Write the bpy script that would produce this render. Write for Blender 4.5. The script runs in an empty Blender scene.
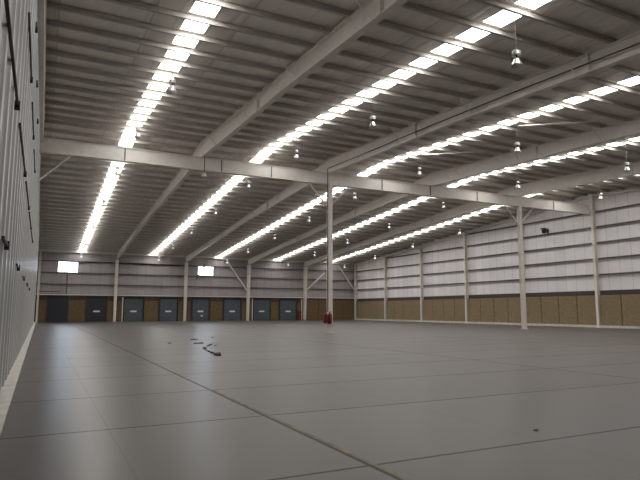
import bpy, bmesh, math, random
from mathutils import Vector, Matrix
random.seed(7)
C = bpy.context.scene.collection

# ------------------------------------------------------------------ dimensions
XL, XR = -0.60, 46.9            # left wall face, inner face of the right wall columns
XRC = 47.50                     # right wall cladding plane
YF, YFC = 80.9, 81.35           # far columns, far cladding plane
YR = 35.8                       # ridge
PD = .25                        # purlin depth
YN = -9.9                       # near wall (behind the camera)
ZR, SL, SLN = 13.05, 0.0775, 0.055   # ridge height, far and near roof slopes
COLX = [9.14, 18.68, 28.22, 37.76]
def roof(y): return ZR - (SL * (y - YR) if y > YR else SLN * (YR - y))
ORD = ['first', 'second', 'third', 'fourth', 'fifth', 'sixth', 'seventh', 'eighth', 'ninth', 'tenth', 'eleventh',
       'twelfth', 'thirteenth', 'fourteenth', 'fifteenth', 'sixteenth', 'seventeenth', 'eighteenth', 'nineteenth',
       'twentieth', 'twenty-first', 'twenty-second', 'twenty-third', 'twenty-fourth', 'twenty-fifth', 'twenty-sixth',
       'twenty-seventh', 'twenty-eighth', 'twenty-ninth', 'thirtieth', 'thirty-first']

# ------------------------------------------------------------------ helpers
def box(bm, x0, x1, y0, y1, z0, z1):
    v = [bm.verts.new(p) for p in ((x0,y0,z0),(x1,y0,z0),(x1,y1,z0),(x0,y1,z0),(x0,y0,z1),(x1,y0,z1),(x1,y1,z1),(x0,y1,z1))]
    for f in ((3,2,1,0),(4,5,6,7),(0,1,5,4),(1,2,6,5),(2,3,7,6),(3,0,4,7)):
        bm.faces.new([v[i] for i in f])
def hexa(bm, lo, hi):
    """box from two quads of 4 points each (same winding)"""
    v = [bm.verts.new(p) for p in list(lo) + list(hi)]
    for f in ((3,2,1,0),(4,5,6,7),(0,1,5,4),(1,2,6,5),(2,3,7,6),(3,0,4,7)):
        bm.faces.new([v[i] for i in f])
def tube(bm, a, b, r, n=8, r2=None):
    a, b = Vector(a), Vector(b); r2 = r if r2 is None else r2
    d = (b - a).normalized(); u = d.orthogonal().normalized(); w = d.cross(u)
    A = [bm.verts.new(a + (u*math.cos(t) + w*math.sin(t))*r) for t in [2*math.pi*i/n for i in range(n)]]
    B = [bm.verts.new(b + (u*math.cos(t) + w*math.sin(t))*r2) for t in [2*math.pi*i/n for i in range(n)]]
    for i in range(n): bm.faces.new((A[i], A[(i+1) % n], B[(i+1) % n], B[i]))
    bm.faces.new(A[::-1]); bm.faces.new(B)
def path_tube(bm, pts, r, n=8):
    pts = [Vector(p) for p in pts]; rings = []
    for i, p in enumerate(pts):
        d = (pts[min(i+1, len(pts)-1)] - pts[max(i-1, 0)]).normalized()
        u = d.cross(Vector((0.31, 0.2, 0.93))).normalized(); w = d.cross(u)
        rings.append([bm.verts.new(p + (u*math.cos(t) + w*math.sin(t))*r) for t in [2*math.pi*k/n for k in range(n)]])
    for A, B in zip(rings, rings[1:]):
        for k in range(n): bm.faces.new((A[k], A[(k+1) % n], B[(k+1) % n], B[k]))
    bm.faces.new(rings[0][::-1]); bm.faces.new(rings[-1])
def lathe(bm, prof, c, n=20, cap=True):
    rings = [[bm.verts.new((c[0]+r*math.cos(2*math.pi*k/n), c[1]+r*math.sin(2*math.pi*k/n), c[2]+z)) for k in range(n)] for r, z in prof]
    for A, B in zip(rings, rings[1:]):
        for k in range(n): bm.faces.new((A[k], A[(k+1) % n], B[(k+1) % n], B[k]))
    if cap: bm.faces.new(rings[0][::-1]); bm.faces.new(rings[-1])
def props(o, label=None, cat=None, group=None, kind=None):
    if label: o['label'] = label
    if cat: o['category'] = cat
    if group: o['group'] = group
    if kind: o['kind'] = kind
    return o
def new(): return bmesh.new()
def obj(name, bm, m, parent=None, smooth=False, bevel=0, loc=None):
    """link bm as ONE mesh object; bm is in world coordinates"""
    off = Vector((0,0,0))
    if parent is not None:
        p = parent
        while p is not None: off += p.location; p = p.parent
    if loc is not None: off = off + (Vector(loc) - off)
    bmesh.ops.recalc_face_normals(bm, faces=bm.faces[:])
    for v in bm.verts: v.co -= off
    me = bpy.data.meshes.new(name); bm.to_mesh(me); bm.free()
    if smooth:
        for p in me.polygons: p.use_smooth = True
    me.materials.append(m)
    o = bpy.data.objects.new(name, me); C.objects.link(o)
    if parent is not None:
        o.parent = parent
        if loc is not None:
            base = Vector((0,0,0)); p = parent
            while p is not None: base += p.location; p = p.parent
            o.location = Vector(loc) - base
    elif loc is not None: o.location = loc
    if bevel:
        b = o.modifiers.new('bevel', 'BEVEL'); b.width = bevel; b.segments = 2; b.limit_method = 'ANGLE'
    return o
def thing(name, label, cat, loc, group=None, kind=None):
    o = bpy.data.objects.new(name, None); C.objects.link(o); o.location = loc; o.empty_display_size = .2
    return props(o, label, cat, group, kind)
def dup(root, loc, label):
    r = root.copy(); C.objects.link(r); r.location = loc; r['label'] = label
    for ch in list(root.children):
        c = ch.copy(); C.objects.link(c); c.parent = r
        for g in list(ch.children):
            d = g.copy(); C.objects.link(d); d.parent = c
    return r

# ------------------------------------------------------------------ materials
def mat(name, col, rough=.6, metal=0, noise=0, scale=3, spec=.5, bump=0, bscale=30):
    m = bpy.data.materials.new(name); m.use_nodes = True
    nt = m.node_tree; N = nt.nodes; L = nt.links; b = N['Principled BSDF']
    b.inputs['Base Color'].default_value = (*col, 1); b.inputs['Roughness'].default_value = rough
    b.inputs['Metallic'].default_value = metal; b.inputs['Specular IOR Level'].default_value = spec
    if noise or bump:
        tc = N.new('ShaderNodeTexCoord')
    if noise:
        n = N.new('ShaderNodeTexNoise'); n.inputs['Scale'].default_value = scale; n.inputs['Detail'].default_value = 6
        L.new(tc.outputs['Object'], n.inputs['Vector'])
        r = N.new('ShaderNodeMapRange'); r.inputs[1].default_value = .3; r.inputs[2].default_value = .7
        r.inputs[3].default_value = 1-noise; r.inputs[4].default_value = 1+noise
        L.new(n.outputs['Fac'], r.inputs[0])
        x = N.new('ShaderNodeVectorMath'); x.operation = 'SCALE'; x.inputs[0].default_value = col
        L.new(r.outputs[0], x.inputs['Scale']); L.new(x.outputs[0], b.inputs['Base Color'])
    if bump:
        n2 = N.new('ShaderNodeTexNoise'); n2.inputs['Scale'].default_value = bscale; L.new(tc.outputs['Object'], n2.inputs['Vector'])
        bp = N.new('ShaderNodeBump'); bp.inputs['Strength'].default_value = bump; bp.inputs['Distance'].default_value = .02
        L.new(n2.outputs['Fac'], bp.inputs['Height']); L.new(bp.outputs[0], b.inputs['Normal'])
    return m
def ribbed(name, col, axis, period, panel, rough=.5, noise=.06, vary=.08, depth=.03):
    """sheet metal: ribs as bump across `axis` (world), sheet-to-sheet tone per `panel` metres, seams"""
    m = mat(name, col, rough); nt = m.node_tree; N = nt.nodes; L = nt.links; b = N['Principled BSDF']
    tc = N.new('ShaderNodeTexCoord'); sp = N.new('ShaderNodeSeparateXYZ'); L.new(tc.outputs['Object'], sp.inputs[0])
    def mth(op, a, bb=None, c=None):
        n = N.new('ShaderNodeMath'); n.operation = op
        for i, v in enumerate((a, bb, c)):
            if v is None: continue
            if isinstance(v, (int, float)): n.inputs[i].default_value = v
            else: L.new(v, n.inputs[i])
        return n.outputs[0]
    co = sp.outputs[axis]
    ph = mth('FRACT', mth('DIVIDE', co, period))
    tri = mth('ABSOLUTE', mth('SUBTRACT', ph, .5))
    rib = N.new('ShaderNodeMapRange'); rib.inputs[1].default_value = .32; rib.inputs[2].default_value = .42
    L.new(tri, rib.inputs[0])
    bp = N.new('ShaderNodeBump'); bp.inputs['Strength'].default_value = .8; bp.inputs['Distance'].default_value = depth
    L.new(rib.outputs[0], bp.inputs['Height']); L.new(bp.outputs[0], b.inputs['Normal'])
    pid = mth('FLOOR', mth('DIVIDE', co, panel))
    wn = N.new('ShaderNodeTexWhiteNoise'); wn.noise_dimensions = '1D'; L.new(pid, wn.inputs['W'])
    pv = mth('MULTIPLY_ADD', wn.outputs['Value'], 2*vary, 1-vary)
    seam = mth('ABSOLUTE', mth('SUBTRACT', mth('FRACT', mth('DIVIDE', co, panel)), .5))
    sm = N.new('ShaderNodeMapRange'); sm.inputs[1].default_value = .5-.03/panel; sm.inputs[2].default_value = .5-.015/panel
    sm.inputs[3].default_value = 1; sm.inputs[4].default_value = .72; L.new(seam, sm.inputs[0])
    no = N.new('ShaderNodeTexNoise'); no.inputs['Scale'].default_value = .7; no.inputs['Detail'].default_value = 5
    L.new(tc.outputs['Object'], no.inputs['Vector'])
    nv = mth('MULTIPLY_ADD', no.outputs['Fac'], 2*noise, 1-noise)
    k = mth('MULTIPLY', mth('MULTIPLY', pv, sm.outputs[0]), nv)
    x = N.new('ShaderNodeVectorMath'); x.operation = 'SCALE'; x.inputs[0].default_value = col
    L.new(k, x.inputs['Scale']); L.new(x.outputs[0], b.inputs['Base Color'])
    return m
def floor_mat():
    m = mat('polished_concrete', (.3,.29,.28), .35); nt = m.node_tree; N = nt.nodes; L = nt.links; b = N['Principled BSDF']
    tc = N.new('ShaderNodeTexCoord'); sp = N.new('ShaderNodeSeparateXYZ'); L.new(tc.outputs['Object'], sp.inputs[0])
    def mth(op, a, bb=None, c=None):
        n = N.new('ShaderNodeMath'); n.operation = op
        for i, v in enumerate((a, bb, c)):
            if v is None: continue
            if isinstance(v, (int, float)): n.inputs[i].default_value = v
            else: L.new(v, n.inputs[i])
        return n.outputs[0]
    wob = N.new('ShaderNodeTexNoise'); wob.inputs['Scale'].default_value = 1.5; L.new(tc.outputs['Object'], wob.inputs['Vector'])
    wv = mth('MULTIPLY_ADD', wob.outputs['Fac'], .02, -.01)
    def line(co, off, per, w):
        d = mth('ABSOLUTE', mth('SUBTRACT', mth('FRACT', mth('ADD', mth('DIVIDE', mth('SUBTRACT', mth('ADD', co, wv), off), per), .5)), .5))
        r = N.new('ShaderNodeMapRange'); r.inputs[1].default_value = w*.6/per; r.inputs[2].default_value = w/per
        r.inputs[3].default_value = 1; r.inputs[4].default_value = 0; L.new(d, r.inputs[0]); return r.outputs[0]
    jl = mth('MAXIMUM', line(sp.outputs[1], 5.15, 3.06, .028), line(sp.outputs[0], 3.16, 9.54, .034))
    jf = mth('MULTIPLY', line(sp.outputs[0], .92, 2.27*2.1, .014), .15)
    j = mth('MAXIMUM', jl, jf)
    n1 = N.new('ShaderNodeTexNoise'); n1.inputs['Scale'].default_value = .3; n1.inputs['Detail'].default_value = 4
    n2 = N.new('ShaderNodeTexNoise'); n2.inputs['Scale'].default_value = 1.1; n2.inputs['Detail'].default_value = 4; n2.inputs['Roughness'].default_value = .5
    mp = N.new('ShaderNodeMapping'); mp.inputs['Scale'].default_value = (1, .45, 1)
    L.new(tc.outputs['Object'], mp.inputs[0]); L.new(mp.outputs[0], n2.inputs['Vector']); L.new(tc.outputs['Object'], n1.inputs['Vector'])
    k = mth('MULTIPLY_ADD', n1.outputs['Fac'], .9, .35)
    k = mth('ADD', k, mth('MULTIPLY_ADD', n2.outputs['Fac'], .14, .13))
    k = mth('MULTIPLY', k, mth('MULTIPLY_ADD', j, -.52, 1))
    # cast-to-cast difference between the slabs
    sx = mth('FLOOR', mth('DIVIDE', mth('SUBTRACT', sp.outputs[0], 3.16), 9.54))
    sy = mth('FLOOR', mth('DIVIDE', mth('SUBTRACT', sp.outputs[1], 5.15), 3.06))
    wn = N.new('ShaderNodeTexWhiteNoise'); wn.noise_dimensions = '2D'; cb = N.new('ShaderNodeCombineXYZ')
    L.new(sx, cb.inputs[0]); L.new(sy, cb.inputs[1]); L.new(cb.outputs[0], wn.inputs['Vector'])
    k = mth('MULTIPLY', k, mth('MULTIPLY_ADD', wn.outputs['Value'], .18, .91))
    x = N.new('ShaderNodeVectorMath'); x.operation = 'SCALE'; x.inputs[0].default_value = FLOOR_COL
    L.new(k, x.inputs['Scale']); L.new(x.outputs[0], b.inputs['Base Color'])
    rr = mth('MULTIPLY_ADD', n1.outputs['Fac'], .10, FLOOR_R+.06)
    L.new(mth('ADD', rr, mth('MULTIPLY', j, .3)), b.inputs['Roughness'])
    b.inputs['Specular IOR Level'].default_value = .45
    return m
def emit(name, col, s):
    m = mat(name, (.8,.8,.8), .5); b = m.node_tree.nodes['Principled BSDF']
    b.inputs['Emission Color'].default_value = (*col, 1); b.inputs['Emission Strength'].default_value = s
    return m

SKY_L = 11.3
FLOOR_COL = (.110, .097, .089); FLOOR_R = .20
M = {}
M['cream'] = mat('cream_painted_steel', (.74,.69,.63), .45, noise=.05)
M['grey_steel'] = mat('pale_grey_painted_steel', (.78,.74,.69), .45, noise=.05)
M['purlin'] = mat('galvanised_purlin_steel', (.56,.53,.49), .5, noise=.08)
M['dark_steel'] = mat('dark_brown_steel', (.055,.045,.04), .6)
M['girt'] = mat('brown_girt_steel', (.13,.115,.105), .6)  # brown set dark to carry the shade on girt undersides
M['roof'] = ribbed('roof_sheet', (.86,.815,.765), 0, 1.0, 3.05, vary=.05, depth=.04)
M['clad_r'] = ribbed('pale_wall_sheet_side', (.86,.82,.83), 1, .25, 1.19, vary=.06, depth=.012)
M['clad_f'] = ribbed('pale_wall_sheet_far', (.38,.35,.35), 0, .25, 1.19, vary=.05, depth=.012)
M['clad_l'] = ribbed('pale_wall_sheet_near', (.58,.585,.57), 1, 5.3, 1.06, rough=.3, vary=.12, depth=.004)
M['plain'] = mat('plain_wall', (.55,.53,.51), .7, noise=.05)
M['kerb'] = mat('pale_concrete_kerb', (.62,.59,.54), .7, noise=.15, scale=4)
M['lower'] = mat('dark_brown_lower_wall', (.08,.06,.045), .9, noise=.25)
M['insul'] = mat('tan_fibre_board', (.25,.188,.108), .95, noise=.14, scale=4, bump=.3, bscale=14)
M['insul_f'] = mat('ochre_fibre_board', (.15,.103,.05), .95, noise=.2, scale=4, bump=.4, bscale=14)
M['navy'] = mat('dark_navy_door', (.025,.028,.04), .5, noise=.1)
M['slate'] = mat('slate_blue_door', (.075,.092,.108), .5, noise=.1)
M['black'] = mat('black_rubber', (.012,.012,.014), .6)
M['sign'] = mat('white_sign', (.85,.86,.86), .5)
M['red'] = mat('dark_red_paint', (.16,.008,.012), .4, noise=.1)
M['alu'] = mat('spun_aluminium', (.86,.86,.85), .33, metal=.55)
M['alu_box'] = mat('pale_lamp_housing', (.8,.8,.78), .35, metal=.4)
M['cable'] = mat('grey_cable', (.2,.2,.2), .6)
M['scrap'] = mat('black_plastic_scrap', (.012,.011,.011), .5)
M['scrap2'] = mat('grey_cement_crumb', (.5,.48,.45), .8)
M['floor'] = floor_mat()
M['sky'] = emit('translucent_daylight_sheet', (1,.985,.96), SKY_L)
g = bpy.data.materials.new('window_glass'); g.use_nodes = True; N = g.node_tree.nodes; N.clear()
o_ = N.new('ShaderNodeOutputMaterial'); t_ = N.new('ShaderNodeBsdfTransparent'); gl = N.new('ShaderNodeBsdfGlossy'); mx = N.new('ShaderNodeMixShader'); fr = N.new('ShaderNodeFresnel')
t_.inputs[0].default_value = (.94,.96,1,1); gl.inputs['Roughness'].default_value = .05
for a, b in ((fr.outputs[0], mx.inputs[0]), (t_.outputs[0], mx.inputs[1]), (gl.outputs[0], mx.inputs[2]), (mx.outputs[0], o_.inputs[0])): g.node_tree.links.new(a, b)
M['glass'] = g
# worn yellow line: paint survives in patches
m = mat('worn_yellow_paint', (.42,.30,.08), .5); N = m.node_tree.nodes; L = m.node_tree.links
tc = N.new('ShaderNodeTexCoord'); no = N.new('ShaderNodeTexNoise'); no.inputs['Scale'].default_value = 2.2; no.inputs['Detail'].default_value = 8
rp = N.new('ShaderNodeValToRGB'); rp.color_ramp.elements[0].position = .42; rp.color_ramp.elements[1].position = .62
rp.color_ramp.elements[0].color = (.112,.10,.09,1); rp.color_ramp.elements[1].color = (.27,.20,.06,1)
L.new(tc.outputs['Object'], no.inputs['Vector']); L.new(no.outputs['Fac'], rp.inputs[0]); L.new(rp.outputs[0], N['Principled BSDF'].inputs['Base Color'])
M['yellow'] = m

# ------------------------------------------------------------------ room shell
def struct(name, bm, m, label, cat, **k): return props(obj(name, bm, m, **k), label, cat, None, 'structure')
bm = new(); box(bm, XL-.3, XRC+.3, YN-.3, YFC+.5, -.2, 0)
struct('floor', bm, M['floor'], 'bare grey polished concrete floor with sawn joints across the warehouse', 'floor')

PUR_FAR = [YR + .45 + 1.5*k for k in range(30)]
PUR_NEAR = [YR - .45 - 1.5*k for k in range(20)]
SKX = [4.6 + 9.45*k for k in range(5)]; SW = .44
bm = new()
edges = [XL-.3] + [e for c in SKX for e in (c-SW, c+SW)] + [XRC+.3]
for i in range(0, len(edges), 2):
    x0, x1 = edges[i], edges[i+1]
    for ya, yb in ((YN-.3, YR), (YR, YFC+.4)):
        za, zb = roof(ya), roof(yb)
        hexa(bm, ((x0,ya,za),(x1,ya,za),(x1,yb,zb),(x0,yb,zb)), ((x0,ya,za+.06),(x1,ya,za+.06),(x1,yb,zb+.06),(x0,yb,zb+.06)))
BAY = ['between left wall and first rafter', 'between first and second rafters', 'between second and third rafters',
       'between third and fourth rafters', 'between fourth rafter and right wall']
for c in SKX:          # unseen solid sheets; near strips cut short to dim the near floor
    hexa(bm, ((c-SW,YN-.3,roof(YN-.3)),(c+SW,YN-.3,roof(YN-.3)),(c+SW,4,roof(4)),(c-SW,4,roof(4))), ((c-SW,YN-.3,roof(YN-.3)+.06),(c+SW,YN-.3,roof(YN-.3)+.06),(c+SW,4,roof(4)+.06),(c-SW,4,roof(4)+.06)))
for c in SKX:          # added opaque bands on near side of each purlin, cutting skylight spill
    for yp in PUR_FAR + PUR_NEAR:
        a, b = yp-(.09 if yp > YR else .17), yp+.03
        if a > YF: continue
        hexa(bm, ((c-SW-.02,a,roof(a)-.008),(c+SW+.02,a,roof(a)-.008),(c+SW+.02,b,roof(b)-.008),(c-SW-.02,b,roof(b)-.008)), ((c-SW-.02,a,roof(a)),(c+SW+.02,a,roof(a)),(c+SW+.02,b,roof(b)),(c-SW-.02,b,roof(b))))
struct('ceiling', bm, M['roof'], 'grey ribbed sheet metal roof underside sloping both ways from the ridge', 'roof')
for k, c in enumerate(SKX):
    for nm, ya, yb in (('far', YR+.15, YFC+.2), ('near', 4.0, YR-.15)):
        bm = new(); za, zb = roof(ya)+.01, roof(yb)+.01
        hexa(bm, ((c-SW,ya,za),(c+SW,ya,za),(c+SW,yb,zb),(c-SW,yb,zb)), ((c-SW,ya,za+.03),(c+SW,ya,za+.03),(c+SW,yb,zb+.03),(c-SW,yb,zb+.03)))
        o = obj('skylight', bm, M['sky'], loc=(c, (ya+yb)/2, roof((ya+yb)/2)))
        side = 'beyond' if nm == 'far' else 'in front of'
        props(o, f'glowing white skylight strip {BAY[k]}, {side} the ridge girder', 'skylight', 'translucent skylight strips in the roof')

def wall_holes(bm, axis, p0, p1, a0, a1, z0, ztop, holes):
    """wall slab between planes p0,p1 on `axis`; a0..a1 along; top follows ztop(a); holes (a,b,z,z)"""
    cuts = sorted({a0, a1} | {h[0] for h in holes} | {h[1] for h in holes} | ({YR} if axis == 0 and a0 < YR < a1 else set()))
    for a, b in zip(cuts, cuts[1:]):
        segs = [(z0, None)]
        for h in holes:
            if h[0] <= a and b <= h[1]: segs = [(z0, h[2]), (h[3], None)]
        for s0, s1 in segs:
            ta, tb = (ztop(a), ztop(b)) if s1 is None else (s1, s1)
            if axis == 0: hexa(bm, ((p0,a,s0),(p1,a,s0),(p1,b,s0),(p0,b,s0)), ((p0,a,ta),(p1,a,ta),(p1,b,tb),(p0,b,tb)))
            else: hexa(bm, ((a,p0,s0),(a,p1,s0),(b,p1,s0),(b,p0,s0)), ((a,p0,ta),(a,p1,ta),(b,p1,tb),(b,p0,tb)))
WIN = [(1.80, 4.28, 6.55, 8.0), (20.5, 22.85, 6.62, 8.0)]
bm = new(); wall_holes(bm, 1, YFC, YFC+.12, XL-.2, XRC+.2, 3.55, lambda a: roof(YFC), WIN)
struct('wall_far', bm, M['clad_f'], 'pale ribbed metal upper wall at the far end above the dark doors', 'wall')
bm = new(); wall_holes(bm, 0, XRC, XRC+.12, YN, YFC+.1, 3.48, roof, [])
struct('wall_right', bm, M['clad_r'], 'pale ribbed metal upper wall along the right side', 'wall')
# left wall: sheet plus standing ribs
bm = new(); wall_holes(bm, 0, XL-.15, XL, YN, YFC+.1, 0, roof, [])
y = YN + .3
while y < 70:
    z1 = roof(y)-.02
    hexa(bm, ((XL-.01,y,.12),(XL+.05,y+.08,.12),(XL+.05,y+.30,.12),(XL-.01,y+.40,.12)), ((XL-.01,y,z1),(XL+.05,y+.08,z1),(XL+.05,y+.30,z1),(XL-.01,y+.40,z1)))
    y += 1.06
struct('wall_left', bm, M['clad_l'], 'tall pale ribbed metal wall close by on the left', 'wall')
bm = new(); wall_holes(bm, 1, YN-.12, YN, XL-.2, XRC+.2, 0, lambda a: roof(YN), [])
struct('wall_near', bm, M['plain'], 'plain pale end wall behind the viewpoint', 'wall')
# lower walls
bm = new(); box(bm, XL-.1, XRC, YF+.31, YF+.45, 0, 3.62)
struct('wall_far_lower', bm, M['lower'], 'dark brown lower band of the far wall behind the doors', 'wall')
bm = new()
RC0 = [YF - 9.08*k for k in range(10)]
for ya, yb in zip(RC0, RC0[1:]): box(bm, XR+.3, XRC+.1, yb+.15, ya-.15, 0, 3.1)
box(bm, XR+.52, XRC+.1, YN, YF+.2, 0, 3.1)
struct('wall_right_lower', bm, M['lower'], 'dark brown lower backing of the right wall behind tan panels', 'wall')
bm = new(); box(bm, XL, -.36, YN, YF+.2, 0, .06)
struct('baseboard_left', bm, M['kerb'], 'pale concrete kerb along foot of the left wall', 'kerb', bevel=.01)
bm = new(); box(bm, XR+.02, XR+.32, YN, YF+.2, 0, .22)
struct('baseboard_right', bm, M['kerb'], 'pale concrete kerb along foot of the right wall', 'kerb', bevel=.015)
bm = new(); box(bm, XL, XR+.3, YF+.06, YF+.46, 3.52, 3.62)
struct('trim_1', bm, M['grey_steel'], 'pale ledge running over the doors at the bottom of far wall cladding', 'ledge')
bm = new(); box(bm, XL, XR+.3, YF+.1, YF+.45, 9.22, 9.46)
struct('trim_2', bm, M['grey_steel'], 'pale eave beam along the top of the far wall', 'eave beam')
bm = new(); box(bm, XR+.51, XRC+.1, YN, YF+.2, 3.1, 3.48)  # dark strip carries the shadow of the recess in its colour
struct('shade_strip', bm, M['dark_steel'], 'dark strip standing in for the shaded gap under right wall cladding', 'shade strip')
bm = new()
for ya, yb in ((YN, YR), (YR, YF+.3)):
    za, zb = roof(ya), roof(yb)
    hexa(bm, ((XRC-.35,ya,za-.55),(XRC-.02,ya,za-.55),(XRC-.02,yb,zb-.55),(XRC-.35,yb,zb-.55)), ((XRC-.35,ya,za-.3),(XRC-.02,ya,za-.3),(XRC-.02,yb,zb-.3),(XRC-.35,yb,zb-.3)))
struct('trim_4', bm, M['grey_steel'], 'pale sloping roof edge beam along top of the right wall', 'edge beam')

bm = new()
ya, yb = YN, YR-.25; za, zb = roof(ya), roof(yb)
hexa(bm, ((XL-.02,ya,za-1.7),(XL+.21,ya,za-1.7),(XL+.21,yb,zb-1.7),(XL-.02,yb,zb-1.7)), ((XL-.02,ya,za-.24),(XL+.21,ya,za-.24),(XL+.21,yb,zb-.24),(XL-.02,yb,zb-.24)))
struct('trim_5', bm, M['grey_steel'], 'smooth grey edge beam along top of the left wall in front of the girder', 'edge beam')

# windows in the far wall
for i, (a, b, z0, z1) in enumerate(WIN):
    w = thing(f'window_{i+1}', ['bright white window high on far wall in its first bay', 'bright window crossed by a brace on far wall in its third bay'][i], 'window', ((a+b)/2, YFC, z0), kind='structure')
    bm = new(); t = .07
    box(bm, a, b, YFC-.05, YFC+.1, z0, z0+t); box(bm, a, b, YFC-.05, YFC+.1, z1-t, z1)
    box(bm, a, a+t, YFC-.05, YFC+.1, z0+t, z1-t); box(bm, b-t, b, YFC-.05, YFC+.1, z0+t, z1-t)
    obj('window_frame', bm, M['grey_steel'], w)
    bm = new(); box(bm, a+t, b-t, YFC+.03, YFC+.045, z0+t, z1-t); obj('pane', bm, M['glass'], w)
    bm = new(); box(bm, a-.08, b+.08, YFC-.14, YFC-.02, z0-.06, z0); obj('window_sill', bm, M['girt'], w)

# dock doors
DOORS = [(.85, 3.2, 'navy'), (5.6, 8.05, 'navy'), (10.3, 12.9, 'slate'), (15.1, 17.6, 'slate'), (19.7, 22.25, 'slate'), (24.45, 27.1, 'slate'), (29.1, 31.85, 'slate'), (33.45, 36.35, 'slate')]
DL = ['darkest navy loading door with no sign, nearest the left wall', 'dark navy loading door with white sign, just left of the first far column',
      'slate blue loading door just right of the first far column', 'slate blue loading door just left of the second far column',
      'slate blue loading door with pale handle, just right of the second far column', 'slate blue loading door just left of the third far column',
      'slate blue loading door just right of the third far column', 'slate blue loading door just left of the fourth far column, by red fire equipment']
for i, (a, b, mt) in enumerate(DOORS):
    d = thing(f'door_{i+1}', DL[i], 'loading door', ((a+b)/2, YF+.2, 0), 'loading doors in the far wall', 'structure')
    bm = new(); n = 7; h = 3.08/n
    for k in range(n): box(bm, a+.1, b-.1, YF+.10, YF+.21, .02+k*h, .02+(k+1)*h-.025)
    box(bm, a+.1, b-.1, YF+.14, YF+.285, .02, 3.1)
    obj('door_panel', bm, M[mt], d)
    bm = new(); box(bm, a-.05, b+.05, YF+.04, YF+.285, 3.1, 3.42); obj('header_seal', bm, M['black'], d)
    for x0, x1 in ((a-.05, a+.1), (b-.1, b+.05)):
        bm = new(); box(bm, x0, x1, YF+.06, YF+.285, 0, 3.1); obj('door_jamb', bm, M['navy'], d)
    if i:
        c = (a+b)/2; bm = new(); box(bm, c-.42, c+.42, YF+.07, YF+.1, 1.3, 1.5); obj('sign', bm, M['sign'], d)
    if i == 4:
        c = (a+b)/2+.2; bm = new(); box(bm, c-.16, c+.16, YF+.06, YF+.1, .68, .84); props(obj('door_handle', bm, M['grey_steel'], d), 'pale pull handle')

# fibre panels of the far wall
FP = [(-.15, .75), (3.35, 5.45), (8.15, 8.9), (9.4, 10.15), (13.05, 14.95), (17.75, 18.45), (18.95, 19.55), (22.45, 24.3), (27.25, 28.0), (28.45, 28.95), (32.0, 33.3), (36.5, 37.5)]
FL = ['narrow brown wall panel in the far left corner', 'wide ochre wall panel between the two navy doors', 'narrow brown wall panel touching left side of first far column',
      'narrow brown wall panel touching right side of first far column', 'wide ochre wall panel between third and fourth far doors', 'narrow brown wall panel touching left side of second far column',
      'narrow brown wall panel touching right side of second far column', 'wide ochre wall panel between fifth and sixth far doors', 'narrow brown wall panel touching left side of third far column',
      'narrow brown wall panel touching right side of third far column', 'ochre wall panel between seventh and eighth far doors', 'brown wall panel behind red fire equipment at fourth far column']
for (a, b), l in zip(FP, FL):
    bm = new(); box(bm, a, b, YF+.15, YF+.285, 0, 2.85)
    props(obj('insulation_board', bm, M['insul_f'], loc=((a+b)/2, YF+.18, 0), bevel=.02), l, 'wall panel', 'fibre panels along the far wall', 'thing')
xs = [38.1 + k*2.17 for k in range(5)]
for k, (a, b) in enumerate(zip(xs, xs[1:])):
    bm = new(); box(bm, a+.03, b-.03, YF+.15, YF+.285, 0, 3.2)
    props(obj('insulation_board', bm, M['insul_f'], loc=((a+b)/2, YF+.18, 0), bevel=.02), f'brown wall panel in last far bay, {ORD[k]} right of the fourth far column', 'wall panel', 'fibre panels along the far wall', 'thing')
# tan panels of the right wall
RC = [YF - 9.08*k for k in range(7)]         # right wall columns, far corner first
for k in range(6):
    ya, yb = RC[k]-.13, RC[k+1]+.13; n = 4; w = (ya-yb)/n
    for j in range(n):
        y1, y0 = ya-j*w-.035, ya-(j+1)*w+.035
        bm = new(); box(bm, XR+.2, XR+.297, y0, y1, .222, 3.02)
        place = f'{ORD[k]} bay from far corner' if k else 'bay at the far corner'
        props(obj('insulation_board', bm, M['insul'], loc=(XR+.25, (y0+y1)/2, .215), bevel=.03), f'tan fibre panel on right wall, {ORD[j]} from far side in {place}', 'wall panel', 'tan fibre panels along the right wall', 'thing')

# ------------------------------------------------------------------ girts
GZ = [5.05, 6.57, 8.1, 9.62, 11.1]
def yspan(z):
    d = (ZR - .6 - z)/SL
    return max(YN+.1, YR-d*SL/SLN), min(YF, YR+d)
LV = ['lowest', 'second lowest', 'third from bottom', 'fourth from bottom', 'highest']
for k, z in enumerate(GZ):
    y0, y1 = yspan(z)
    bm = new(); box(bm, XRC-.2, XRC-.001, y0, y1, z-.02, z); box(bm, XRC-.2, XRC-.18, y0, y1, z-.16, z)
    props(obj('wall_girt', bm, M['girt'], loc=(XRC-.1, (y0+y1)/2, z)), f'{LV[k]} dark horizontal rail across the right wall cladding', 'girt', 'wall rails on the right wall', 'thing')
LV = ['lowest', 'second lowest', 'third from bottom']
for k, z in enumerate(GZ[:3]):
    segs = [(XL+.02, XRC-.25)]
    for a, b, z0, z1 in WIN:
        if z0-.0 < z-.02 and z < z1+.16:      # rail stops either side of a window
            segs = [s for (p, q) in segs for s in ((p, a-.1), (b+.1, q)) if s[1] > s[0]] if z-.16 < z1-.02 and z0+.1 < z else segs
    bm = new()
    for a, b in segs:
        box(bm, a, b, YFC-.165, YFC-.001, z-.02, z); box(bm, a, b, YFC-.165, YFC-.145, z-.16, z)
    props(obj('wall_girt', bm, M['girt'], loc=(23, YFC-.1, z)), f'{LV[k]} dark horizontal rail across the far wall cladding', 'girt', 'wall rails on the far wall', 'thing')

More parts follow.
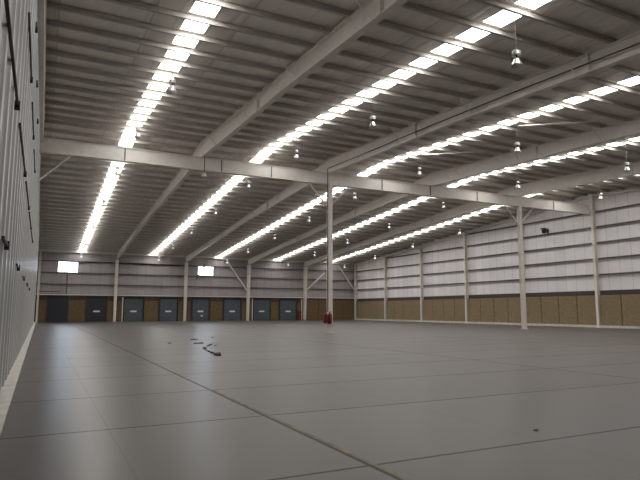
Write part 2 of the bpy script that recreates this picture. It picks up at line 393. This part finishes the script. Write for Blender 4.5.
# rails and clips on the left wall
ROWS = [(2.63, 1.1, 'lowest', [10.2, 15.6, 20.9, 26.2, 31.5]), (5.05, 4.3, 'second', [10.4, 15.8, 21.1, 26.4, 31.7]),
        (7.5, 3.6, 'third', [15.6, 21.0, 26.3]), (9.35, .4, 'top', [16.6, 20.9, 25.2])]
for z, ln, rn, ys in ROWS:
    for k, y1 in enumerate(ys):
        t = thing('wall_rail', f'dark wall rail on left wall, {rn} row, {ORD[k]} from the viewpoint', 'wall rail', (XL+.06, y1, z), 'short dark rails on the left wall', 'thing')
        bm = new(); box(bm, XL+.045, XL+.085, y1-ln, y1, z-.022, z+.022); obj('rail_bar', bm, M['dark_steel'], t)
        bm = new(); box(bm, XL-.01, XL+.1, y1-.02, y1+.1, z-.07, z+.07); obj('end_clip', bm, M['black'], t, bevel=.01)

# ------------------------------------------------------------------ columns
def i_column(name, label, cat, x, y, z1, d0, d1, fw, axis, m, group, back=True, base_front=True):
    """tapering I-section; outer flange fixed at front/back. axis 1: web along y (far wall), 0: web along x (right wall)"""
    t = thing(name, label, cat, (x, y, 0), group, 'thing'); th = .025; f = .03
    if axis == 1:      # rear flange at y+.3 , front flange recedes inwards with height
        r = y + .28
        bm = new(); hexa(bm, ((x-fw/2,r-d0,.03),(x+fw/2,r-d0,.03),(x+fw/2,r-d0+f,.03),(x-fw/2,r-d0+f,.03)), ((x-fw/2,r-d1,z1),(x+fw/2,r-d1,z1),(x+fw/2,r-d1+f,z1),(x-fw/2,r-d1+f,z1))); obj('flange', bm, m, t)
        bm = new(); box(bm, x-fw/2, x+fw/2, r-f, r, .03, z1); obj('flange', bm, m, t)
        bm = new(); hexa(bm, ((x-th/2,r-d0+f,.03),(x+th/2,r-d0+f,.03),(x+th/2,r-f,.03),(x-th/2,r-f,.03)), ((x-th/2,r-d1+f,z1),(x+th/2,r-d1+f,z1),(x+th/2,r-f,z1),(x-th/2,r-f,z1))); obj('web', bm, m, t)
        bm = new(); box(bm, x-fw/2-.05, x+fw/2+.05, r-d0-.05, r+.02, 0, .03); obj('base_plate', bm, m, t)
    else:
        bm = new(); box(bm, x, x+f, y-fw/2, y+fw/2, .03, z1); obj('flange', bm, m, t)
        bm = new(); box(bm, x+d0-f, x+d0, y-fw/2, y+fw/2, .03, z1); obj('flange', bm, m, t)
        bm = new(); box(bm, x+f, x+d0-f, y-th/2, y+th/2, .03, z1); obj('web', bm, m, t)
        bm = new(); box(bm, x-.06, x+.2, y-fw/2-.06, y+fw/2+.06, 0, .03); obj('base_plate', bm, m, t)
    return t
for k, x in enumerate(COLX):
    i_column('steel_column', f'cream tapered steel column against the far wall, {ORD[k]} from the left', 'column', x, YF, roof(YF)-PD-.02-.87, .38, .85, .34, 1, M['cream'], 'columns along the far wall')
i_column('steel_column', 'pale steel column in the far left corner of the hall', 'column', -.33, YF, roof(YF)-.3, .3, .3, .24, 1, M['cream'], 'columns along the far wall')
for k, y in enumerate(RC[:6]):
    lab = ['pale steel column in the far right corner of the hall'] + [f'pale steel wall column on right wall, {ORD[j]} from the far corner' for j in range(4)] + ['pale steel wall column on right wall carrying end of the ridge girder']
    i_column('steel_column', lab[k], 'column', XR, y, roof(y)-.3, .39, .39, .27, 0, M['cream'], 'columns along the right wall')
for x, l in ((COLX[1], 'free-standing pale column under ridge girder with red fire extinguishers'), (COLX[3], 'free-standing pale column under ridge girder nearer the right wall')):
    t = thing('steel_column', l, 'column', (x, YR, 0), 'free-standing columns under the ridge girder', 'thing'); w = .16
    for s in (-1, 1):
        bm = new(); box(bm, x-w, x+w, YR+s*.15-.012, YR+s*.15+.012, .03, 10.8); obj('flange', bm, M['cream'], t)
    bm = new(); box(bm, x-.01, x+.01, YR-.138, YR+.138, .03, 10.8); obj('web', bm, M['cream'], t)
    bm = new(); box(bm, x-.24, x+.24, YR-.24, YR+.24, 0, .03); obj('base_plate', bm, M['grey_steel'], t)

# ------------------------------------------------------------------ ridge girder
GZ0, GZ1 = 10.8, 11.68
t = thing('ridge_girder', 'long pale grey steel girder spanning the hall below the roof ridge', 'girder', (23, YR, GZ0), None, 'thing')
bm = new(); box(bm, XL+.02, XR-.01, YR-.18, YR+.18, GZ0, GZ0+.04); obj('bottom_flange', bm, M['grey_steel'], t)
bm = new(); box(bm, XL+.02, XR-.01, YR-.18, YR+.18, GZ1-.04, GZ1); obj('top_flange', bm, M['grey_steel'], t)
bm = new(); box(bm, XL+.02, XR-.01, YR-.12, YR+.12, GZ0+.04, GZ1-.04); obj('web', bm, M['grey_steel'], t)
for x in (4.2, 10.4, 14.0, 23.2, 27.85, 32.8, 42.0):
    bm = new(); box(bm, x-.03, x+.03, YR-.17, YR-.12, GZ0+.04, GZ1-.04); obj('splice_plate', bm, M['girt'], t)
KB = [((COLX[1]-.16, 9.1), (COLX[1]-1.7, GZ0-.06), 'pale knee brace left of the column with fire extinguishers'),
      ((COLX[1]+.16, 9.35), (COLX[1]+1.6, GZ0-.06), 'pale knee brace right of the column with fire extinguishers'),
      ((COLX[3]-.16, 9.1), (COLX[3]-1.7, GZ0-.06), 'pale knee brace left of the free-standing column near right wall'),
      ((COLX[3]+.16, 9.35), (COLX[3]+1.6, GZ0-.06), 'pale knee brace right of the free-standing column near right wall'),
      ((XL+.075, 9.05), (1.1, GZ0-.06), 'pale diagonal brace from the left wall up to ridge girder')]
for (xa, za), (xb, zb), l in KB:
    bm = new(); tube(bm, (xa, YR-.02, za), (xb, YR-.02, zb), .06, 10)
    props(obj('knee_brace', bm, M['cream'], loc=(xa, YR-.02, za), smooth=False), l, 'brace', 'knee braces under the ridge girder')

# ------------------------------------------------------------------ rafters
def depth(s):  # s = distance from ridge
    pts = [(0, 1.09), (10, .85), (19, .62), (36, .6), (44.6, .85), (46, .85)]
    for (a, da), (b, db) in zip(pts, pts[1:]):
        if a <= s <= b: return da + (db-da)*(s-a)/(b-a)
    return .85
def depth_near(s):
    pts = [(0, 1.09), (8, .95), (14, .78), (50, .75)]
    for (a, da), (b, db) in zip(pts, pts[1:]):
        if a <= s <= b: return da + (db-da)*(s-a)/(b-a)
    return .85
def loft(bm, secs):
    R = [[bm.verts.new(p) for p in s] for s in secs]
    for A, B in zip(R, R[1:]):
        for i in range(4): bm.faces.new((A[i], A[(i+1) % 4], B[(i+1) % 4], B[i]))
    bm.faces.new(R[0][::-1]); bm.faces.new(R[-1])
FW = .30
for i, x in enumerate(COLX):
    for sgn, df in ((1, depth), (-1, depth_near)):
        S = [0, 5, 10, 19, 28, 36, 44.6] if sgn > 0 else [0, 7, 14, 25, 40, 45.2]
        if sgn > 0: S[-1] = YF + .25 - YR
        st = []
        for s in S:
            y = YR + sgn*s; zt = roof(y) - PD - .02; st.append((y, zt, zt - df(s)))
        place = 'running from ridge girder to far wall' if sgn > 0 else 'running from ridge girder towards the viewpoint'
        t = thing('roof_rafter', f'{ORD[i]} grey steel rafter from the left wall, {place}', 'rafter', (x, YR, st[0][2]), 'tapered steel rafters', 'thing')
        bm = new(); loft(bm, [((x-FW/2,y,a-.03),(x+FW/2,y,a-.03),(x+FW/2,y,a),(x-FW/2,y,a)) for y, a, b in st]); obj('top_flange', bm, M['grey_steel'], t)
        bm = new(); loft(bm, [((x-FW/2,y,b),(x+FW/2,y,b),(x+FW/2,y,b+.03),(x-FW/2,y,b+.03)) for y, a, b in st]); obj('bottom_flange', bm, M['grey_steel'], t)
        bm = new(); loft(bm, [((x-.015,y,b+.03),(x+.015,y,b+.03),(x+.015,y,a-.03),(x-.015,y,a-.03)) for y, a, b in st]); obj('web', bm, M['grey_steel'], t)
        for s in ((12.5, 27) if sgn > 0 else (10.8, 22)):
            y = YR + sgn*s; a = roof(y)-PD; b = a - df(s)
            bm = new(); box(bm, x-FW/2-.02, x+FW/2+.02, y-.03, y+.03, b-.02, a-.005); obj('splice_plate', bm, M['grey_steel'], t)
        P = PUR_FAR if sgn > 0 else PUR_NEAR
        for k in range(2, len(P)-1, 4):
            y = P[k]; s = abs(y-YR); b = roof(y)-PD-df(s)
            for q in (-1, 1):
                bm = new(); tube(bm, (x+q*.1, y, b+.03), (x+q*.95, y, roof(y)-PD-.02), .022, 6); obj('flange_brace', bm, M['grey_steel'], t)

# ------------------------------------------------------------------ purlins
for P, nm in ((PUR_FAR, 'beyond'), (PUR_NEAR, 'in front of')):
    for k, y in enumerate(P):
        zt = roof(y)-.012; s = 1 if nm == 'beyond' else -1
        bm = new(); x0, x1 = XL+.02, XRC-.02
        box(bm, x0, x1, y-.012, y+.012, zt-PD+.015, zt); box(bm, x0, x1, y-.05, y+.012, zt-.02, zt-.002); box(bm, x0, x1, y-.09, y+.012, zt-PD+.015, zt-PD+.03)
        props(obj('roof_purlin', bm, M['purlin'], loc=(23, y, zt)), f'grey roof purlin spanning the hall, {ORD[k]} {nm} the ridge girder', 'purlin', 'purlins under the roof sheets', 'thing')

# ------------------------------------------------------------------ conduit, braces, pipes
pts = []
for y in (0, 6, 12, 18, 24, 30, YR-.35):
    pts.append((COLX[1]-.2, y, roof(y)-PD-depth_near(YR-y)+.30))
bm = new(); path_tube(bm, pts, .032, 8)
props(obj('conduit_pipe', bm, M['dark_steel'], loc=pts[-1]), 'dark conduit running along side of the second rafter in front of girder', 'conduit')
bm = new(); path_tube(bm, [pts[-1], (COLX[1]-.34, YR-.35, 11.9), (COLX[1]-.34, YR-.35, 11.0), (COLX[1]-.34, YR-.35, 1.5)], .035, 8)
props(obj('conduit_pipe', bm, M['dark_steel'], loc=(COLX[1]-.34, YR-.35, 1.5)), 'dark vertical conduit dropping beside the column with fire extinguishers', 'conduit')
for (xa, za), (xb, zb), l, yy in [((24.5, 9.2), (27.95, 4.5), 'pale diagonal brace on far wall left of the third far column', YF-.2),
                              ((43.6, 9.1), (46.75, 4.9), 'pale diagonal brace on far wall running into the right corner', YF-.2),
                              ((41.2, 7.6), (37.95, 4.7), 'thin pale diagonal brace on far wall right of the fourth far column', YF-.02),
                              ((20.3, 6.1), (21.6, 8.3), 'short dark diagonal rod crossing the second far window', YFC-.16)]:
    bm = new(); tube(bm, (xa, yy, za), (xb, yy, zb), .11 if 'short' not in l else .1, 8)
    props(obj('diagonal_brace', bm, M['cream'] if 'short' not in l else M['girt'], loc=(xa, yy, za)), l, 'brace', 'diagonal braces at the far wall')
bm = new(); tube(bm, (3.0, YF+.12, 6.5), (3.0, YF+.12, 3.62), .07); props(obj('drain_pipe', bm, M['girt'], loc=(3.0, YF+.12, 3.62)), 'dark vertical pipe dropping from the first far window', 'pipe')
bm = new(); tube(bm, (-.3, YF+.02, 3.98), (2.2, YF+.02, 3.98), .06); props(obj('wall_pipe', bm, M['girt'], loc=(-.3, YF, 3.98)), 'dark horizontal pipe low on the far wall beside left corner', 'pipe')
for x, l in ((10.12, 'thin pale post at left edge of the third far door'), (28.93, 'thin pale post at left edge of the seventh far door'), (37.2, 'thin pale post on far wall behind red fire equipment')):
    bm = new(); box(bm, x-.06, x+.06, YF-.02, YF+.1, 0, 3.3); props(obj('guard_post', bm, M['cream'], loc=(x, YF+.04, 0)), l, 'post', 'thin posts at the far doors')
# roof plane brace
for a, b, l in (((23.57, 22.09, 11.92), (26.48, 19.17, 11.76), 'pale slanting tube under roof just before the third rafter, nearer the viewpoint'),
                ((23.2, 30.77, 12.39), (25.71, 28.11, 12.25), 'pale slanting tube under roof between second and third rafters, close to girder')):
    bm = new(); tube(bm, a, b, .035, 8)
    props(obj('roof_brace', bm, M['cream'], loc=a), l, 'brace', 'pale tubes under the purlins')

# ------------------------------------------------------------------ lamps
CAM = Vector((0, 0, 1.6)); F = 555.9; PITCH, YAW, ROLL = .1255, .4634, .0012
fw = Vector((math.sin(YAW)*math.cos(PITCH), math.cos(YAW)*math.cos(PITCH), math.sin(PITCH)))
rt = Vector((math.cos(YAW), -math.sin(YAW), 0)); up = rt.cross(fw)
rt2 = rt*math.cos(ROLL) + up*math.sin(ROLL); up2 = up*math.cos(ROLL) - rt*math.sin(ROLL)
def in_frame(p):
    v = Vector(p) - CAM; z = v.dot(fw)
    if z < 1: return False
    return -10 < 320 + F*v.dot(rt2)/z < 650 and -20 < 240 - F*v.dot(up2)/z < 500
LX = [4.3, 13.9, 23.4, 32.85, 42.5]; LY = [13.0, 22.1, 31.15, 40.2, 49.25, 58.3, 67.4, 76.4]
RL = ['third row before the ridge girder', 'second row before the ridge girder', 'first row before the ridge girder'] + [f'{ORD[k]} row beyond the ridge girder' for k in range(5)]
def drop_of(y): return 1.78 if y < 15 else 1.66 if y < 25 else 1.48
def make_lamp(x, y, label):
    zr = roof(y); zc = zr - drop_of(y)
    t = thing('high_bay_lamp', label, 'lamp', (x, y, zc-.28), 'silver high-bay lamps hung from the roof')
    bm = new(); tube(bm, (x, y, zc+.25), (x, y, zr-.03), .012, 6); obj('suspension_cable', bm, M['cable'], t)
    bm = new(); lathe(bm, [(.05,.275),(.135,.27),(.145,.262),(.145,.135),(.135,.125),(.05,.12)], (x,y,zc)); obj('ballast_housing', bm, M['alu_box'], t)
    bm = new(); tube(bm, (x,y,zc+.12), (x,y,zc+.0), .035, 10)
    for s in (-1, 1): tube(bm, (x+s*.1, y, zc+.125), (x+s*.06, y, zc-.01), .012, 6)
    obj('neck_bracket', bm, M['dark_steel'], t)
    bm = new()
    lathe(bm, [(.05,.02),(.085,.01),(.10,-.02),(.125,-.09),(.165,-.18),(.225,-.27),(.215,-.27),(.155,-.18),(.115,-.09),(.09,-.03),(.05,-.01)], (x,y,zc), cap=False)
    r = obj('reflector', bm, M['alu'], t, smooth=True)
    bm = new(); lathe(bm, [(.02,-.01),(.04,-.04),(.05,-.10),(.04,-.15),(.015,-.17)], (x,y,zc), 14); obj('bulb', bm, M['sign'], r, smooth=True)
    return t
first = {}
for k, x in enumerate(LX):
    for j, y in enumerate(LY):
        d = drop_of(y)
        if not in_frame((x, y, roof(y)-d)): continue
        l = f'silver lamp hanging {BAY[k]}, {RL[j]}'
        if d not in first: first[d] = make_lamp(x, y, l)
        else: dup(first[d], (x, y, roof(y)-d-.28), l)
# sensor pendant hanging before the girder by rafter one
t = thing('pendant_sensor', 'small grey pendant fitting hanging in front of girder at first rafter', 'pendant', (9.15, YR-.45, 10.3))
bm = new(); tube(bm, (9.15, YR-.45, 10.55), (9.15, YR-.45, 11.70), .03, 6); obj('drop_rod', bm, M['girt'], t)
bm = new(); lathe(bm, [(.03,.28),(.06,.22),(.2,.02),(.2,0),(.05,0)], (9.15, YR-.45, 10.3)); obj('bell_housing', bm, M['alu_box'], t, smooth=True)

# ------------------------------------------------------------------ fire equipment
def extinguisher(x, y, z0, label, group, r=.155, h=.62):
    t = thing('fire_extinguisher', label, 'fire extinguisher', (x, y, z0), group)
    bm = new(); lathe(bm, [(.03,0),(r*.9,.01),(r,.05),(r,h-.1),(r*.8,h-.03),(r*.4,h),(.04,h+.03)], (x,y,z0), 18); obj('cylinder_body', bm, M['red'], t, smooth=True)
    bm = new(); tube(bm, (x,y,z0+h+.02), (x,y,z0+h+.12), .03, 10); box(bm, x-.02, x+.13, y-.015, y+.015, z0+h+.11, z0+h+.14); box(bm, x-.02, x+.11, y-.015, y+.015, z0+h+.06, z0+h+.085); obj('valve_handle', bm, M['red'], t)
    bm = new(); path_tube(bm, [(x-.03,y,z0+h+.08),(x-.1,y-.04,z0+h+.02),(x-.14,y-.08,z0+h-.15),(x-.13,y-.1,z0+.3),(x-.1,y-.12,z0+.1)], .018, 8); obj('hose', bm, M['black'], t, smooth=True)
    bm = new(); box(bm, x-r-.01, x+r+.01, y-.06, y+r+.04, z0+.28, z0+.33); obj('wall_strap', bm, M['dark_steel'], t)
    return t
extinguisher(COLX[1]-.50, YR-.32, .68, 'red fire extinguisher at outer left side of free-standing column', 'red fire extinguishers on the column', h=.72)
extinguisher(COLX[1]-.18, YR-.36, .62, 'red fire extinguisher against the face of free-standing column', 'red fire extinguishers on the column', h=.75)
t = thing('fire_hose_cabinet', 'dark red fire equipment box on far wall beside the fourth far column', 'fire equipment', (36.85, YF, .35))
bm = new(); box(bm, 36.5, 37.12, YF-.16, YF+.1, .35, 1.5); obj('cabinet_body', bm, M['red'], t, bevel=.02)
bm = new(); box(bm, 36.54, 37.08, YF-.185, YF-.16, .4, 1.45); d = obj('cabinet_door', bm, M['red'], t, bevel=.01)
bm = new(); box(bm, 37.0, 37.04, YF-.22, YF-.185, .85, 1.0); obj('door_handle', bm, M['alu'], d)
bm = new(); box(bm, 36.6, 36.65, YF-.1, YF, 0, .35); box(bm, 36.97, 37.02, YF-.1, YF, 0, .35); obj('stand_legs', bm, M['red'], t)

# floodlight on the right wall
t = thing('wall_floodlight', 'small black floodlight fixed high on the pale right wall', 'floodlight', (XRC-.12, 41.2, 9.62))
y0 = 41.2; z0 = 9.9
bm = new(); box(bm, XRC-.05, XRC, y0-.09, y0+.09, z0-.2, z0+.2); obj('mounting_plate', bm, M['black'], t)
bm = new(); tube(bm, (XRC-.03, y0, z0), (XRC-.3, y0, z0), .03, 8); tube(bm, (XRC-.3, y0-.24, z0), (XRC-.3, y0+.24, z0), .025, 8); obj('bracket_arm', bm, M['black'], t)
bm = new(); hexa(bm, ((XRC-.62,y0-.24,z0-.28),(XRC-.3,y0-.2,z0-.2),(XRC-.3,y0+.2,z0-.2),(XRC-.62,y0+.24,z0-.28)), ((XRC-.7,y0-.28,z0+.16),(XRC-.26,y0-.2,z0+.26),(XRC-.26,y0+.2,z0+.26),(XRC-.7,y0+.28,z0+.16))); obj('lamp_housing', bm, M['black'], t, bevel=.01)
bm = new(); hexa(bm, ((XRC-.85,y0-.34,z0+.24),(XRC-.6,y0-.28,z0+.19),(XRC-.6,y0+.28,z0+.19),(XRC-.85,y0+.34,z0+.24)), ((XRC-.85,y0-.34,z0+.27),(XRC-.6,y0-.28,z0+.24),(XRC-.6,y0+.28,z0+.24),(XRC-.85,y0+.34,z0+.27))); obj('visor', bm, M['black'], t)

# ------------------------------------------------------------------ things on the floor
bm = new(); box(bm, 3.19, 3.245, 3.2, 11.2, .0, .0015)
props(obj('floor_line', bm, M['yellow'], loc=(3.23, 7.3, 0)), 'worn yellow painted line on floor beside the long sawn joint', 'floor marking', None, 'thing')
def scrap(name, pts, w, h, label):
    bm = new(); secs = []
    for i, p in enumerate(pts):
        a = Vector(pts[max(0, i-1)]); b = Vector(pts[min(len(pts)-1, i+1)]); d = (b-a); n = Vector((-d.y, d.x, 0)).normalized()
        q = Vector((p[0], p[1], 0)); ww = w*random.uniform(.6, 1.15); hh = h*random.uniform(.5, 1.2)
        secs.append((q-n*ww, q+n*ww, q+n*ww*.6+Vector((0,0,hh)), q-n*ww*.5+Vector((0,0,hh*.8))))
    loft(bm, secs)
    props(obj(name, bm, M['scrap'], loc=(pts[0][0], pts[0][1], 0)), label, 'scrap', 'black scraps on the bare floor')
def seg(a, b, n=5, j=.06):
    return [(a[0]+(b[0]-a[0])*i/(n-1)+random.uniform(-j, j), a[1]+(b[1]-a[1])*i/(n-1)+random.uniform(-j, j)) for i in range(n)]
SC = [((7.37, 30.29), (7.82, 30.42), 'torn black strip, farthest left of the floor scraps'),
      ((6.73, 26.82), (7.17, 26.88), 'long black strip lying second from left among floor scraps'),
      ((8.98, 32.2), (9.16, 32.25), 'small black chip farthest away among the floor scraps'),
      ((6.74, 24.68), (7.31, 25.77), 'bent black strip slanting right beside the middle floor scraps'),
      ((6.27, 23.53), (6.14, 22.66), 'thin black scrap starting the diagonal trail toward the viewpoint'),
      ((6.04, 22.08), (5.95, 21.36), 'thin black scrap midway along the diagonal trail'),
      ((5.88, 20.99), (5.84, 20.48), 'small black scrap ending the diagonal trail before the thick lump'),
      ((5.65, 19.65), (5.76, 19.41), 'thickest black scrap, nearest the viewpoint at end of trail'),
      ((7.11, 24.73), (7.15, 24.71), 'tiny dark crumb right of the bent black strip'),
      ((5.67, 27.67), (5.78, 27.71), 'lone dark chip left of the other floor scraps')]
for k, (a, b, l) in enumerate(SC):
    small = any(w in l for w in ('chip', 'crumb'))
    scrap('floor_scrap', seg(a, b, 6), .03 if small else (.08 if 'thickest' in l else .035), .03 if small else (.10 if 'thickest' in l else .055), l)
for (x, y, r, l) in ((6.05, 5.62, .03, 'small pale crumb on the floor joint at lower right'), (8.0, 4.35, .028, 'small dark pebble on floor at lower right')):
    bm = new(); bmesh.ops.create_icosphere(bm, subdivisions=2, radius=r)
    for v in bm.verts: v.co = Vector((v.co.x*1.2+x, v.co.y+y, v.co.z*.5+r*.45)) + Vector([random.uniform(-.004, .004) for _ in range(3)])
    props(obj('floor_crumb', bm, M['scrap2'] if 'pale' in l else M['scrap'], loc=(x, y, 0)), l, 'debris')

# ------------------------------------------------------------------ world, camera, view
w = bpy.data.worlds.new('sky'); bpy.context.scene.world = w; w.use_nodes = True
w.node_tree.nodes['Background'].inputs[0].default_value = (.80, .90, 1.0, 1); w.node_tree.nodes['Background'].inputs[1].default_value = 12
cam = bpy.data.cameras.new('camera'); cam.sensor_width = 36; cam.lens = F/640*36; cam.clip_end = 300; cam.clip_start = .05
co = bpy.data.objects.new('camera', cam); C.objects.link(co)
co.matrix_world = Matrix(((rt2.x, up2.x, -fw.x, CAM.x), (rt2.y, up2.y, -fw.y, CAM.y), (rt2.z, up2.z, -fw.z, CAM.z), (0,0,0,1)))
sc = bpy.context.scene; sc.camera = co
sc.cycles.max_bounces = 10; sc.cycles.diffuse_bounces = 6
sc.view_settings.view_transform = 'Standard'; sc.view_settings.look = 'None'; sc.view_settings.exposure = 0; sc.view_settings.gamma = 1
